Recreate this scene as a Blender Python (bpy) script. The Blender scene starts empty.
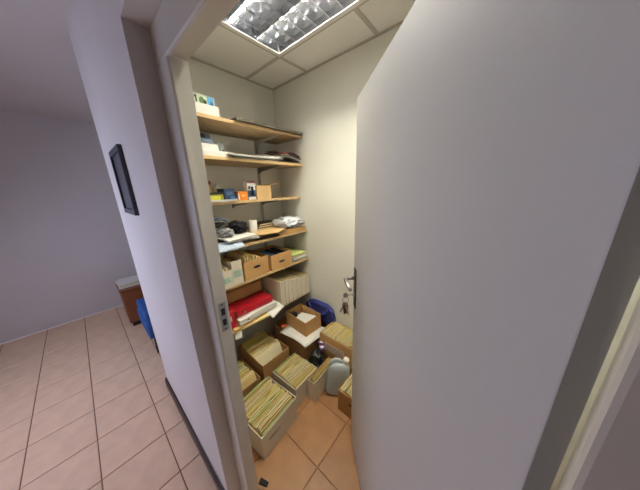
import bpy, bmesh, math, random
from mathutils import Vector, Matrix, noise
random.seed(7)
SC = bpy.context.scene
COL = SC.collection
PI = math.pi

# ------------------------------------------------------------------ camera, world, lights, exposure
F_PX = 206.825
CAM_H = 1.67
yaw, pitch, roll = math.radians(40.970), math.radians(-15.530), math.radians(-1.580)
fw = Vector((-math.sin(yaw) * math.cos(pitch), math.cos(yaw) * math.cos(pitch), math.sin(pitch)))
r0 = Vector((math.cos(yaw), math.sin(yaw), 0)); u0 = r0.cross(fw)
rt = r0 * math.cos(roll) + u0 * math.sin(roll)
up = u0 * math.cos(roll) - r0 * math.sin(roll)
cd = bpy.data.cameras.new('camera'); cam = bpy.data.objects.new('camera', cd); COL.objects.link(cam)
cd.sensor_fit = 'HORIZONTAL'; cd.sensor_width = 36.0; cd.lens = F_PX * 36.0 / 640.0
cd.clip_start = 0.01
m = Matrix((rt, up, -fw)).transposed().to_4x4(); m.translation = Vector((0, 0, CAM_H))
cam.matrix_world = m
SC.camera = cam

world = bpy.data.worlds.new('daylight'); SC.world = world; world.use_nodes = True
bg = world.node_tree.nodes['Background']
bg.inputs[0].default_value = (0.62, 0.74, 1.0, 1); bg.inputs[1].default_value = 1.0

def area_light(name, loc, target, sx, sy, power, color):
    ld = bpy.data.lights.new(name, 'AREA'); ld.shape = 'RECTANGLE'; ld.size = sx; ld.size_y = sy
    ld.energy = power; ld.color = color
    o = bpy.data.objects.new(name, ld); COL.objects.link(o); o.location = loc
    o.rotation_euler = (Vector(target) - Vector(loc)).to_track_quat('-Z', 'Y').to_euler()
    return o
# daylight entering through the corridor window (window_1)
area_light('window_daylight', (-2.2, -1.27, 1.45), (-1.9, 0, 0.35), 1.5, 1.0, 25, (0.71, 0.74, 1.0))
TUBE_POWER = 118.0
vs = SC.view_settings
vs.view_transform = 'Standard'; vs.look = 'None'; vs.gamma = 1.0; vs.use_curve_mapping = False
vs.exposure = 0.0

# ------------------------------------------------------------------ materials
def lin(c):
    return tuple(((v / 12.92) if v <= 0.04045 else ((v + 0.055) / 1.055) ** 2.4) for v in (x / 255 for x in c))
MATS = {}
def mat(name, rgb, rough=0.6, var=0.06, scale=14.0, bump=0.0, bscale=None, metal=0.0, trans=0.0, stretch=None, emit=0.0, spec=0.5, coat=0.0):
    if name in MATS: return MATS[name]
    mt = bpy.data.materials.new(name); mt.use_nodes = True; nt = mt.node_tree; N = nt.nodes; L = nt.links
    b = N['Principled BSDF']; c = lin(rgb)
    b.inputs['Roughness'].default_value = rough; b.inputs['Metallic'].default_value = metal
    b.inputs['Specular IOR Level'].default_value = spec
    b.inputs['Transmission Weight'].default_value = trans
    b.inputs['Coat Weight'].default_value = coat
    tc = N.new('ShaderNodeTexCoord'); mp = N.new('ShaderNodeMapping'); L.new(tc.outputs['Object'], mp.inputs[0])
    if stretch: mp.inputs['Scale'].default_value = stretch
    nz = N.new('ShaderNodeTexNoise'); nz.inputs['Scale'].default_value = scale; nz.inputs['Detail'].default_value = 5
    L.new(mp.outputs[0], nz.inputs['Vector'])
    rp = N.new('ShaderNodeValToRGB'); L.new(nz.outputs['Fac'], rp.inputs[0])
    rp.color_ramp.elements[0].position = 0.3; rp.color_ramp.elements[1].position = 0.7
    rp.color_ramp.elements[0].color = tuple(max(0, v * (1 - var)) for v in c) + (1,)
    rp.color_ramp.elements[1].color = tuple(min(1, v * (1 + var)) for v in c) + (1,)
    L.new(rp.outputs[0], b.inputs['Base Color'])
    if bump > 0:
        bp = N.new('ShaderNodeBump'); bp.inputs['Strength'].default_value = bump; bp.inputs['Distance'].default_value = 0.01
        n2 = N.new('ShaderNodeTexNoise'); n2.inputs['Scale'].default_value = bscale or scale * 6; n2.inputs['Detail'].default_value = 3
        L.new(mp.outputs[0], n2.inputs['Vector']); L.new(n2.outputs['Fac'], bp.inputs['Height']); L.new(bp.outputs[0], b.inputs['Normal'])
    if emit > 0:
        b.inputs['Emission Color'].default_value = c + (1,); b.inputs['Emission Strength'].default_value = emit
    MATS[name] = mt
    return mt

PLASTER = mat('cream_plaster', (232, 231, 221), 0.75, 0.02, 3, 0.12, 120)
PLASTER_HALL = mat('white_hall_plaster', (226, 220, 218), 0.7, 0.02, 3, 0.12, 120)
CEIL_TILE = mat('ceiling_tile_board', (242, 241, 236), 0.85, 0.02, 5, 0.15, 260)
GRID = mat('ceiling_grid_metal', (196, 190, 178), 0.5, 0.01)
FRAME_PAINT = mat('frame_gloss_paint', (214, 209, 198), 0.42, 0.03, 8, 0.05, 40)
DOOR_PAINT = mat('door_satin_paint', (206, 206, 207), 0.42, 0.012, 2, 0.03, 90)
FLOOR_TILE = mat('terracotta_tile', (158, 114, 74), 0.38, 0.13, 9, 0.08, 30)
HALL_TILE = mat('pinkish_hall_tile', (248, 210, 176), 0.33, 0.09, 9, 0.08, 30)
GROUT = mat('tile_grout', (136, 98, 70), 0.9, 0.12, 30)
DARKWOOD = mat('dark_skirting_wood', (36, 22, 20), 0.3, 0.25, 10, 0.05, 40, stretch=(2, 20, 20))
CHIP = mat('chipboard_shelf', (176, 148, 110), 0.55, 0.10, 22, 0.05, 160)
CHIP_EDGE = mat('pale_shelf_edge', (208, 176, 126), 0.55, 0.08, 30)
BRACKET = mat('white_bracket_metal', (200, 196, 186), 0.45, 0.03)
BRACKET_G = mat('grey_bracket_metal', (138, 136, 130), 0.4, 0.04, metal=0.3)
STEEL = mat('brushed_steel', (172, 170, 166), 0.28, 0.06, 30, metal=1.0)
STEEL_D = mat('dull_steel', (96, 94, 92), 0.4, 0.1, 30, metal=0.9)
ALU = mat('louvre_aluminium', (214, 216, 222), 0.16, 0.02, 20, metal=1.0)
HOUSING = mat('white_light_housing', (235, 235, 232), 0.5, 0.01)
CARD = mat('brown_cardboard', (196, 152, 96), 0.8, 0.07, 9, 0.06, 60)
CARD_D = mat('dull_brown_cardboard', (172, 130, 80), 0.82, 0.09, 9, 0.06, 60)
CARD_L = mat('pale_cardboard', (216, 180, 124), 0.8, 0.06, 9, 0.06, 60)
BOX_WHITE = mat('offwhite_carton', (222, 212, 190), 0.72, 0.05, 7, 0.05, 50)
PAPER = mat('white_paper', (236, 234, 226), 0.75, 0.02, 10)
PAPER_B = mat('bluish_paper', (188, 204, 222), 0.7, 0.05, 14)
CREAM = mat('cream_paper', (232, 220, 178), 0.75, 0.05, 12)
RED = mat('red_binder_cover', (176, 24, 38), 0.42, 0.06, 10)
NAVY = mat('navy_fabric', (40, 44, 110), 0.8, 0.15, 30, 0.2, 120)
BLACK = mat('black_plastic', (28, 26, 28), 0.4, 0.2, 12)
BLACKF = mat('black_fabric', (24, 24, 28), 0.9, 0.2, 30, 0.3, 100)
GREYP = mat('grey_plastic', (118, 124, 130), 0.45, 0.06)
BLUEGREY = mat('bluegrey_plastic', (112, 130, 146), 0.45, 0.08)
ORANGE = mat('orange_card', (232, 132, 30), 0.5, 0.05)
GREENY = mat('olive_green_card', (150, 150, 56), 0.55, 0.07)
NAVYCARD = mat('navy_card', (44, 62, 92), 0.5, 0.1)
BLUE = mat('blue_card', (52, 120, 176), 0.45, 0.06)
SKYBLUE = mat('sky_blue_card', (96, 172, 220), 0.45, 0.05)
INK = mat('black_ink', (34, 32, 34), 0.6, 0.05)
GREENINK = mat('green_ink', (90, 130, 70), 0.6, 0.15)
DKRED = mat('dark_red_cover', (98, 48, 44), 0.5, 0.1)
GREYBROWN = mat('grey_brown_cover', (98, 86, 80), 0.5, 0.12)
DARKBOARD = mat('dark_grey_board', (80, 73, 60), 0.6, 0.08)
TAN = mat('tan_plastic', (190, 160, 112), 0.5, 0.08)
CHAIRBLUE = mat('blue_upholstery', (44, 92, 160), 0.85, 0.1, 30, 0.15, 160)
BROWNWOOD = mat('brown_cabinet_wood', (140, 84, 52), 0.4, 0.16, 6, 0.04, 40, stretch=(2, 12, 12))
CAN = mat('milky_can_plastic', (206, 218, 222), 0.35, 0.03, 8, trans=0.2)
CANCAP = mat('white_cap_plastic', (240, 238, 228), 0.4, 0.02)
PURPLE = mat('purple_wrapper', (104, 78, 130), 0.4, 0.15, 30)
CLEAR = mat('clear_cup_plastic', (220, 226, 226), 0.15, 0.01, trans=0.7)
MINT = mat('pale_green_label', (176, 206, 182), 0.6, 0.04)
TUBE = mat('fluorescent_tube_glow', (255, 250, 232), 0.4, 0.0, emit=TUBE_POWER)
GLASS = mat('window_glass', (240, 245, 250), 0.02, 0.0, trans=1.0)
FOLD = [mat('manila_folder_buff', (236, 212, 146), 0.75, 0.07, 16), mat('manila_folder_yellow', (238, 220, 128), 0.75, 0.07, 16),
        mat('folder_pale_green', (196, 206, 124), 0.75, 0.07, 16), mat('folder_cream', (244, 234, 196), 0.75, 0.06, 16),
        mat('folder_tan', (220, 182, 116), 0.75, 0.08, 16)]

# ------------------------------------------------------------------ helpers
def bm_box(bm, x0, x1, y0, y1, z0, z1, mi=0, M=None):
    vs_ = [Vector(p) for p in ((x0, y0, z0), (x1, y0, z0), (x1, y1, z0), (x0, y1, z0), (x0, y0, z1), (x1, y0, z1), (x1, y1, z1), (x0, y1, z1))]
    if M is not None: vs_ = [M @ v for v in vs_]
    v = [bm.verts.new(p) for p in vs_]
    for f in ((3, 2, 1, 0), (4, 5, 6, 7), (0, 1, 5, 4), (1, 2, 6, 5), (2, 3, 7, 6), (3, 0, 4, 7)):
        fa = bm.faces.new([v[i] for i in f]); fa.material_index = mi
def bm_tube(bm, pts, r, n=8, cap=True, mi=0):
    pts = [Vector(p) for p in pts]; rings = []
    rr = r if isinstance(r, (list, tuple)) else [r] * len(pts)
    t0 = (pts[1] - pts[0]).normalized()
    a = t0.orthogonal().normalized()
    for i, p in enumerate(pts):
        t = (pts[min(i + 1, len(pts) - 1)] - pts[max(i - 1, 0)]).normalized()
        a = (a - t * a.dot(t)).normalized(); b = t.cross(a)
        rings.append([bm.verts.new(p + (a * math.cos(2 * PI * k / n) + b * math.sin(2 * PI * k / n)) * rr[i]) for k in range(n)])
    for i in range(len(rings) - 1):
        for k in range(n):
            f = bm.faces.new((rings[i][k], rings[i][(k + 1) % n], rings[i + 1][(k + 1) % n], rings[i + 1][k])); f.smooth = True; f.material_index = mi
    if cap:
        bm.faces.new(list(reversed(rings[0]))).material_index = mi; bm.faces.new(rings[-1]).material_index = mi
def bm_lathe(bm, prof, n=20, cx=0, cy=0, mi=0):
    rings = []
    for (r, z) in prof:
        rings.append([bm.verts.new((cx + r * math.cos(2 * PI * k / n), cy + r * math.sin(2 * PI * k / n), z)) for k in range(n)])
    for i in range(len(rings) - 1):
        for k in range(n):
            f = bm.faces.new((rings[i][k], rings[i][(k + 1) % n], rings[i + 1][(k + 1) % n], rings[i + 1][k])); f.smooth = True; f.material_index = mi
    bm.faces.new(list(reversed(rings[0]))).material_index = mi; bm.faces.new(rings[-1]).material_index = mi
def bm_prism(bm, poly, h0, h1, axis='z', mi=0):
    def P(u, v, h): return {'z': (u, v, h), 'y': (u, h, v), 'x': (h, u, v)}[axis]
    a = [bm.verts.new(P(u, v, h0)) for u, v in poly]; b = [bm.verts.new(P(u, v, h1)) for u, v in poly]
    n = len(poly)
    fs = [bm.faces.new(a[::-1]), bm.faces.new(b)] + [bm.faces.new((a[i], a[(i + 1) % n], b[(i + 1) % n], b[i])) for i in range(n)]
    for f in fs: f.material_index = mi
def bevel(bm, w, seg=2):
    bmesh.ops.bevel(bm, geom=[e for e in bm.edges], offset=w, segments=seg, affect='EDGES', profile=0.7)
def link(name, bm, mats, parent=None, loc=None, rot=None, smooth=False):
    bmesh.ops.recalc_face_normals(bm, faces=bm.faces)
    me = bpy.data.meshes.new(name); bm.to_mesh(me); bm.free()
    for mm in (mats if isinstance(mats, (list, tuple)) else [mats]): me.materials.append(mm)
    if smooth:
        for p in me.polygons: p.use_smooth = True
    o = bpy.data.objects.new(name, me); COL.objects.link(o)
    if parent is not None: o.parent = parent
    if loc is not None: o.location = loc
    if rot is not None: o.rotation_euler = rot
    return o
def tag(o, label, cat, group=None):
    o['label'] = label; o['category'] = cat
    if group: o['group'] = group
    return o
def struct(o, label=None):
    o['kind'] = 'structure'
    if label: o['label'] = label
    return o
def empty(name, loc=(0, 0, 0), rz=0):
    o = bpy.data.objects.new(name, None); COL.objects.link(o); o.location = loc; o.rotation_euler = (0, 0, rz); o.empty_display_size = 0.05
    return o
def box(name, x0, x1, y0, y1, z0, z1, mats, parent=None, bev=0.0, seg=2):
    bm = bmesh.new(); bm_box(bm, x0, x1, y0, y1, z0, z1)
    if bev > 0: bevel(bm, bev, seg)
    return link(name, bm, mats, parent)

# ------------------------------------------------------------------ setting constants
XS, YB, XR = -1.77, 1.43, 0.45         # shelf wall, back wall, right wall of the closet
YW, YI = 0.190, 0.305                  # corridor face and closet face of the door wall
XE = -1.985                            # outer end of the closet block on the corridor side
CZ = 2.55
RX0, RX1, RZ = -0.850, 0.215, 2.125    # plastered reveal
JX0, JX1, JZ = -0.762, 0.107, 2.040    # frame rebate
FY = 0.250                             # frame front face
HX0, HX1, HY0, HY1 = -4.2, 4.0, -1.3, 2.6

# floor with tiles as pieces
fl = struct(box('floor', HX0, HX1, HY0, HY1, -0.06, -0.004, GROUT), 'brown grout bed of the tiled floor')
TS = 0.3225
tile_mesh = {}
def tile(cx, cy, sx, sy, mt):
    key = (round(sx, 3), round(sy, 3), mt.name)
    if key not in tile_mesh:
        bm = bmesh.new(); bm_box(bm, -sx / 2, sx / 2, -sy / 2, sy / 2, -0.006, 0.0)
        bmesh.ops.bevel(bm, geom=[e for e in bm.edges if all(v.co.z > -0.001 for v in e.verts)], offset=0.002, segments=1, affect='EDGES')
        o = link('floor_tile', bm, mt, fl); tile_mesh[key] = o.data
    else:
        o = bpy.data.objects.new('floor_tile', tile_mesh[key]); COL.objects.link(o); o.parent = fl
    o.location = (cx, cy, random.uniform(-0.0006, 0.0))
def tiles(x0, x1, y0, y1, ox, oy, mt):
    g = 0.005
    i0 = math.floor((x0 - ox) / TS); i1 = math.ceil((x1 - ox) / TS)
    j0 = math.floor((y0 - oy) / TS); j1 = math.ceil((y1 - oy) / TS)
    for i in range(i0, i1):
        for j in range(j0, j1):
            a0, a1 = max(x0, ox + i * TS), min(x1, ox + (i + 1) * TS); b0, b1 = max(y0, oy + j * TS), min(y1, oy + (j + 1) * TS)
            if a1 - a0 < 0.03 or b1 - b0 < 0.03: continue
            tile((a0 + a1) / 2, (b0 + b1) / 2, a1 - a0 - g, b1 - b0 - g, mt)
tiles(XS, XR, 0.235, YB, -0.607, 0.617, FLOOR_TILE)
tiles(HX0, 1.6, -1.3, 0.235, -0.607, 0.062, HALL_TILE)
tiles(HX0, XE, 0.235, 2.3, -0.607 , 0.062, HALL_TILE)

# walls
struct(box('wall_left', XE, XS, YI, YB + 0.1, 0, CZ, [PLASTER]), 'cream plaster wall carrying the shelves')
struct(box('wall_back', XS, XR + 0.1, YB, YB + 0.1, 0, CZ, [PLASTER]), 'cream plaster wall at the end of the closet')
struct(box('wall_right', XR, XR + 0.1, YI, YB, 0, CZ, [PLASTER]), 'cream plaster wall behind the door')
bm = bmesh.new()
bm_box(bm, XE, RX0, YW, YI, 0, CZ); bm_box(bm, RX1, HX1, YW, YI, 0, CZ); bm_box(bm, RX0, RX1, YW, YI, RZ, CZ)
struct(link('wall_front', bm, PLASTER_HALL), 'white plaster wall with the closet doorway')
# hall shell
bm = bmesh.new()
wx0, wx1, wz0, wz1 = -3.0, -1.4, 0.85, 2.05
bm_box(bm, HX0, wx0, HY0 - 0.12, HY0, 0, CZ); bm_box(bm, wx1, HX1, HY0 - 0.12, HY0, 0, CZ)
bm_box(bm, wx0, wx1, HY0 - 0.12, HY0, 0, wz0); bm_box(bm, wx0, wx1, HY0 - 0.12, HY0, wz1, CZ)
struct(link('wall_hall_side', bm, PLASTER_HALL), 'white hall wall opposite the closet')
bm = bmesh.new(); bm_box(bm, HX0 - 0.12, HX0, HY0, HY1, 0, CZ)
struct(link('wall_hall_end', bm, PLASTER_HALL), 'white wall at the far end of the hall')
struct(box('wall_hall_right', HX1, HX1 + 0.1, HY0, YI, 0, CZ, PLASTER_HALL), 'white hall wall')
struct(box('wall_hall_back', HX0, XE, HY1 - 0.3, HY1 - 0.2, 0, CZ, PLASTER_HALL), 'white wall of the room beyond')
bm = bmesh.new(); bm_box(bm, HX0 - 0.12, HX1, HY0 - 0.12, YI, CZ, CZ + 0.05); bm_box(bm, HX0 - 0.12, XS, YI, HY1, CZ, CZ + 0.05)
struct(link('ceiling_hall', bm, PLASTER_HALL), 'plain white hall ceiling')
def window(name, along, c0, c1, p, label):
    w = struct(empty(name, (0, 0, 0)), label)
    fr = bmesh.new(); t = 0.05
    def seg(a0, a1, z0, z1, bmx, d0, d1):
        if along == 'x': bm_box(bmx, a0, a1, p + d0, p + d1, z0, z1)
        else: bm_box(bmx, p + d0, p + d1, a0, a1, z0, z1)
    seg(c0, c1, wz0, wz0 + t, fr, -0.09, -0.04); seg(c0, c1, wz1 - t, wz1, fr, -0.09, -0.04)
    mid = (c0 + c1) / 2
    for a in (c0, mid - t / 2, c1 - t): seg(a, a + t, wz0 + t, wz1 - t, fr, -0.09, -0.04)
    link('window_frame', fr, FRAME_PAINT, w)
    for a0, a1 in ((c0 + t, mid - t / 2), (mid + t / 2, c1 - t)):
        g = bmesh.new(); seg(a0, a1, wz0 + t, wz1 - t, g, -0.067, -0.063); link('pane', g, GLASS, w)
window('window_1', 'x', wx0, wx1, HY0, 'white framed hall window letting in daylight')

# skirting of the hall wall
bm = bmesh.new()
bm_prism(bm, [(YW, 0.0), (YW - 0.016, 0.0), (YW - 0.016, 0.07), (YW - 0.012, 0.078), (YW - 0.012, 0.088), (YW - 0.006, 0.098), (YW, 0.10)], XE - 0.014, RX0 - 0.002, 'x')
bm_prism(bm, [(YW, 0.0), (YW - 0.016, 0.0), (YW - 0.016, 0.07), (YW - 0.012, 0.078), (YW - 0.012, 0.088), (YW - 0.006, 0.098), (YW, 0.10)], RX1 + 0.002, HX1, 'x')
struct(link('baseboard_front', bm, DARKWOOD), 'dark varnished wooden skirting under the white wall')
bm = bmesh.new(); bm_box(bm, XE - 0.014, XE, YW, HY1 - 0.3, 0, 0.08); struct(link('baseboard_side', bm, DARKWOOD), 'dark wooden skirting around the wall corner')

# ceiling of the closet: slab, tiles, grid
ce = struct(box('ceiling', XS, XR, YI, YB, CZ + 0.24, CZ + 0.29, PLASTER), 'suspended ceiling with lay-in tiles')
gx = [XS, -1.322, -0.722, -0.122, XR]; gy = [YI, 0.545, 1.150, YB]
LX0, LX1, LY0, LY1 = -1.322, -0.122, 0.545, 1.150
for i in range(4):
    for j in range(3):
        if j == 1 and i in (1, 2): continue
        bm = bmesh.new(); bm_box(bm, gx[i] + 0.002, gx[i + 1] - 0.002, gy[j] + 0.002, gy[j + 1] - 0.002, CZ + 0.004, CZ + 0.016); link('ceiling_tile', bm, CEIL_TILE, ce)
def tbar(x0, x1, y0, y1):
    bm = bmesh.new(); bm_box(bm, x0, x1, y0, y1, CZ - 0.001, CZ + 0.003)
    if x1 - x0 > y1 - y0: bm_box(bm, x0, x1, (y0 + y1) / 2 - 0.001, (y0 + y1) / 2 + 0.001, CZ + 0.003, CZ + 0.03)
    else: bm_box(bm, (x0 + x1) / 2 - 0.001, (x0 + x1) / 2 + 0.001, y0, y1, CZ + 0.003, CZ + 0.03)
    link('grid_bar', bm, GRID, ce)
w = 0.012
for x in gx[1:4]:
    if x == -0.722: tbar(x - w, x + w, YI, LY0); tbar(x - w, x + w, LY1, YB)
    else: tbar(x - w, x + w, YI, YB)
for y in gy[1:3]:
    for i in range(4): tbar(gx[i] + (w if i else 0), gx[i + 1] - w, y - w, y + w)
tbar(XS, XR, YB - 0.02, YB); tbar(XS, XS + 0.02, YI, YB - 0.02)

# ------------------------------------------------------------------ louvred ceiling light
lt = tag(empty('ceiling_light', ((LX0 + LX1) / 2, (LY0 + LY1) / 2, CZ)), 'recessed fluorescent ceiling light with a shiny aluminium louvre', 'ceiling light')
hx, hy = (LX1 - LX0) / 2 - 0.014, (LY1 - LY0) / 2 - 0.014
bm = bmesh.new()
for a in ((-hx, hx, -hy, -hy + 0.012), (-hx, hx, hy - 0.012, hy), (-hx, -hx + 0.012, -hy + 0.012, hy - 0.012), (hx - 0.012, hx, -hy + 0.012, hy - 0.012)): bm_box(bm, *a, 0.001, 0.15)
bm_box(bm, -hx, hx, -hy, hy, 0.15, 0.16)
link('housing', bm, HOUSING, lt)
bm = bmesh.new()
for a in ((-hx - 0.012, hx + 0.012, -hy - 0.012, -hy + 0.014), (-hx - 0.012, hx + 0.012, hy - 0.014, hy + 0.012), (-hx - 0.012, -hx + 0.014, -hy + 0.014, hy - 0.014), (hx - 0.014, hx + 0.012, -hy + 0.014, hy - 0.014)): bm_box(bm, *a, -0.003, 0.001)
link('frame', bm, HOUSING, lt)
NT = 3
pw = (2 * hy - 0.024) / NT
for k in range(NT):
    yc = -hy + 0.012 + pw * (k + 0.5)
    bm = bmesh.new(); bm_tube(bm, [(-hx + 0.05, yc, 0.108), (hx - 0.05, yc, 0.108)], 0.013, 12); link('tube', bm, TUBE, lt)
    for s in (-1, 1):
        bm = bmesh.new(); bm_box(bm, s * (hx - 0.05), s * (hx - 0.014), yc - 0.016, yc + 0.016, 0.09, 0.148); link('lamp_holder', bm, HOUSING, lt)
for k in range(NT + 1):                       # parabolic V ribs along the lamps
    yc = -hy + 0.013 + (pw - 0.0007) * k
    prof = [(0.002, 0.002), (0.010, 0.03), (0.024, 0.06), (0.044, 0.09), (0.072, 0.128)]
    left = [(yc - (a if k else 0.0), z) for a, z in prof]; right = [(yc + (a if k != NT else 0.0), z) for a, z in prof]
    poly = left[::-1] + right
    if k == 0: poly = [(yc, 0.128), (yc, 0.002)] + right
    if k == NT: poly = left[::-1] + [(yc, 0.002), (yc, 0.128)]
    bm = bmesh.new(); bm_prism(bm, poly, -hx + 0.026, hx - 0.026, 'x'); link('louvre_rib', bm, ALU, lt)
for s in (-1, 1):
    bm = bmesh.new(); xe = s * (hx - 0.013)
    bm_prism(bm, [(xe, 0.003), (xe, 0.14), (xe - s * 0.012, 0.14), (xe - s * 0.001, 0.003)], -hy + 0.013, hy - 0.013, 'y'); link('end_reflector', bm, ALU, lt)
NB = 13
for k in range(1, NB):
    xc = -hx + 2 * hx * k / NB
    for q in range(NT):
        y0 = -hy + 0.012 + pw * q + 0.003; y1 = y0 + pw - 0.006
        bm = bmesh.new()
        bm_prism(bm, [(xc - 0.007, 0.055), (xc - 0.001, 0.004), (xc + 0.001, 0.004), (xc + 0.007, 0.055)], y0, y1, 'y'); link('louvre_blade', bm, ALU, lt)

# ------------------------------------------------------------------ door frame
tr = struct(empty('trim_1', (JX0, FY, 0)), 'cream painted wooden door frame with a rebate')
ST = 0.014
def local(o, t=(JX0, FY, 0)):
    for v in o.data.vertices: v.co -= Vector(t)
bm = bmesh.new()   # left jamb: profile in x,y
e_ = 0.006
poly = [(RX0 + 0.001, FY + 0.003), (RX0 + 0.004, FY), (JX0 + ST - e_, FY), (JX0 + ST - 0.002, FY + 0.002), (JX0 + ST, FY + e_), (JX0 + ST, FY + 0.012), (JX0, FY + 0.012), (JX0, YI + 0.004), (RX0 + 0.001, YI + 0.004)]
up_poly = [(RX0 + 0.001, FY + 0.012), (JX0, FY + 0.012), (JX0, YI + 0.004), (RX0 + 0.001, YI + 0.004)]
mir = lambda pl: [(min(JX1 + (JX0 - x), RX1 - 0.001), y) for x, y in pl]
bm_prism(bm, poly, 0, JZ - ST - 0.0012, 'z'); bm_prism(bm, up_poly, JZ - ST - 0.0012, JZ - 0.0012, 'z'); local(link('left_jamb', bm, FRAME_PAINT, tr))
bm = bmesh.new()
bm_prism(bm, mir(poly), 0, JZ - ST - 0.0012, 'z'); bm_prism(bm, mir(up_poly), JZ - ST - 0.0012, JZ - 0.0012, 'z'); local(link('right_jamb', bm, FRAME_PAINT, tr))
bm = bmesh.new()   # header: y,z profile
polyh = [(FY + 0.003, RZ - 0.001), (FY, RZ - 0.004), (FY, JZ - ST + e_), (FY + 0.002, JZ - ST + 0.002), (FY + e_, JZ - ST), (FY + 0.012, JZ - ST), (FY + 0.012, JZ), (YI + 0.004, JZ), (YI + 0.004, RZ - 0.001)]
bm_prism(bm, polyh, RX0 + 0.001, RX1 - 0.001, 'x'); local(link('head', bm, FRAME_PAINT, tr))
# strike plate
sp = bmesh.new(); bm_box(sp, JX0 - 0.001, JX0 + 0.0015, YI - 0.034, YI - 0.006, 1.125, 1.25)
spo = link('strike_plate', sp, STEEL, tr); local(spo)
for z0, z1 in ((1.15, 1.178), (1.195, 1.225)):
    hb = bmesh.new(); bm_box(hb, JX0 + 0.0005, JX0 + 0.002, YI - 0.027, YI - 0.012, z0, z1); h = link('latch_hole', hb, BLACK, spo); local(h)
for z in (1.134, 1.241):
    hb = bmesh.new(); bm_tube(hb, [(JX0 + 0.001, YI - 0.02, z), (JX0 + 0.003, YI - 0.02, z)], 0.004, 8); h = link('screw', hb, STEEL_D, spo); local(h)

# ------------------------------------------------------------------ door leaf (built closed about its pivot, then swung open)
DW, DT, DZ0, DZ1 = 0.862, 0.04, 0.008, 2.034
dr = struct(empty('door_1', (0.102, 0.305, 0), math.radians(-45)), 'plain white flush door standing half open')
box('leaf', -DW, 0, -DT, 0, DZ0, DZ1, DOOR_PAINT, dr, 0.002, 2)
px = -DW + 0.036
box('lock_forend', -DW - 0.0012, -DW + 0.001, -DT + 0.009, -0.009, 1.06, 1.26, STEEL, dr)
for side in (-1, 1):
    yb = -DT if side < 0 else 0.0
    pl = bmesh.new(); bm_box(pl, px - 0.02, px + 0.02, yb, yb + side * 0.005, 1.045, 1.265); bevel(pl, 0.0018, 2)
    plo = link('handle_plate', pl, STEEL_D, dr)
    for z in (1.055, 1.255):
        s = bmesh.new(); bm_tube(s, [(px, yb + side * 0.004, z), (px, yb + side * 0.0065, z)], 0.004, 8); link('screw', s, STEEL, plo)
    k = bmesh.new(); bm_tube(k, [(px, yb + side * 0.004, 1.118), (px, yb + side * 0.009, 1.118)], 0.011, 14); link('lock_cylinder', k, STEEL, plo)
    lv = bmesh.new()
    bm_tube(lv, [(px, yb + side * 0.004, 1.215), (px, yb + side * 0.03, 1.215), (px, yb + side * 0.045, 1.215), (px + 0.01, yb + side * 0.055, 1.215), (px + 0.04, yb + side * 0.057, 1.213), (px + 0.115, yb + side * 0.052, 1.209)], [0.011, 0.009, 0.0095, 0.0095, 0.009, 0.0085], 12)
    link('lever', lv, STEEL, dr, smooth=False)
for z in (0.25, 1.05, 1.8):
    hb = bmesh.new(); bm_tube(hb, [(0.002, 0.004, z), (0.002, 0.004, z + 0.1)], 0.006, 10); link('hinge', hb, STEEL, dr)

Rz = Matrix.Rotation(math.radians(-45), 4, 'Z'); DP = Vector((0.102, 0.305, 0))
def door_pt(x, y, z): return DP + (Rz @ Vector((x, y, z)))
kb = tag(empty('key_bunch', door_pt(px, -DT - 0.01, 1.118), math.radians(-45)), 'bunch of keys hanging from the lock of the white door', 'keys'); kb.scale = (1.25, 1.25, 1.25)
bm = bmesh.new(); bm_tube(bm, [(0, 0, 0), (0, -0.022, 0)], 0.0022, 6)
bm_prism(bm, [(-0.033 + 0.011 * math.cos(a) , 0.011 * math.sin(a)) for a in [2 * PI * i / 12 for i in range(12)]], -0.0013, 0.0013, 'x'); link('lock_key', bm, STEEL, kb)
ring = [(0.0, -0.033 + 0.013 * math.sin(2 * PI * i / 20), -0.024 + 0.016 * math.cos(2 * PI * i / 20)) for i in range(21)]
bm = bmesh.new(); bm_tube(bm, ring, 0.0013, 6, cap=False); link('split_ring', bm, STEEL, kb)
for i, (ax, ay, mt, ln) in enumerate([(0.2, -0.5, STEEL, 0.056), (-0.15, 0.2, STEEL_D, 0.052), (0.3, 0.45, STEEL, 0.058), (-0.3, -0.15, STEEL_D, 0.05), (0.05, -0.28, STEEL, 0.054)]):
    bm = bmesh.new()
    bow = [(0.010 * math.cos(2 * PI * j / 12), -0.010 + 0.011 * math.sin(2 * PI * j / 12)) for j in range(12)]
    bm_prism(bm, bow, -0.001, 0.001, 'x'); teeth = [(-0.004, -0.019), (0.004, -0.019), (0.004, -0.03), (0.002, -0.033), (0.004, -0.036), (0.002, -0.040), (0.004, -0.044), (0.0, -ln), (-0.004, -ln + 0.004)]
    bm_prism(bm, teeth, -0.001, 0.001, 'x'); bmesh.ops.scale(bm, vec=(1, 1, 1), verts=bm.verts)
    link('key', bm, mt, kb, loc=(0.003 * (i - 2), -0.033, -0.038), rot=(ay * 0.8, ax * 0.5, i * 0.7))
bm = bmesh.new(); bm_box(bm, -0.002, 0.002, -0.012, 0.012, -0.05, -0.004); bevel(bm, 0.001, 1); link('key_tag', bm, DKRED, kb, loc=(0.006, -0.035, -0.038), rot=(0.15, 0.1, 0.4))

# black rubber door stop on the floor
bm = bmesh.new(); bm_prism(bm, [(0, 0), (0.05, 0), (0.05, 0.005), (0.0, 0.022)], -0.012, 0.012, 'y'); bevel(bm, 0.002, 2)
tag(link('door_wedge', bm, mat('black_rubber', (18, 16, 16), 0.9, 0.2), loc=(-0.825, 0.352, 0.0), rot=(0, 0, math.radians(25))), 'small black rubber door wedge on the tiled floor beside the frame', 'door wedge')

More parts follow.
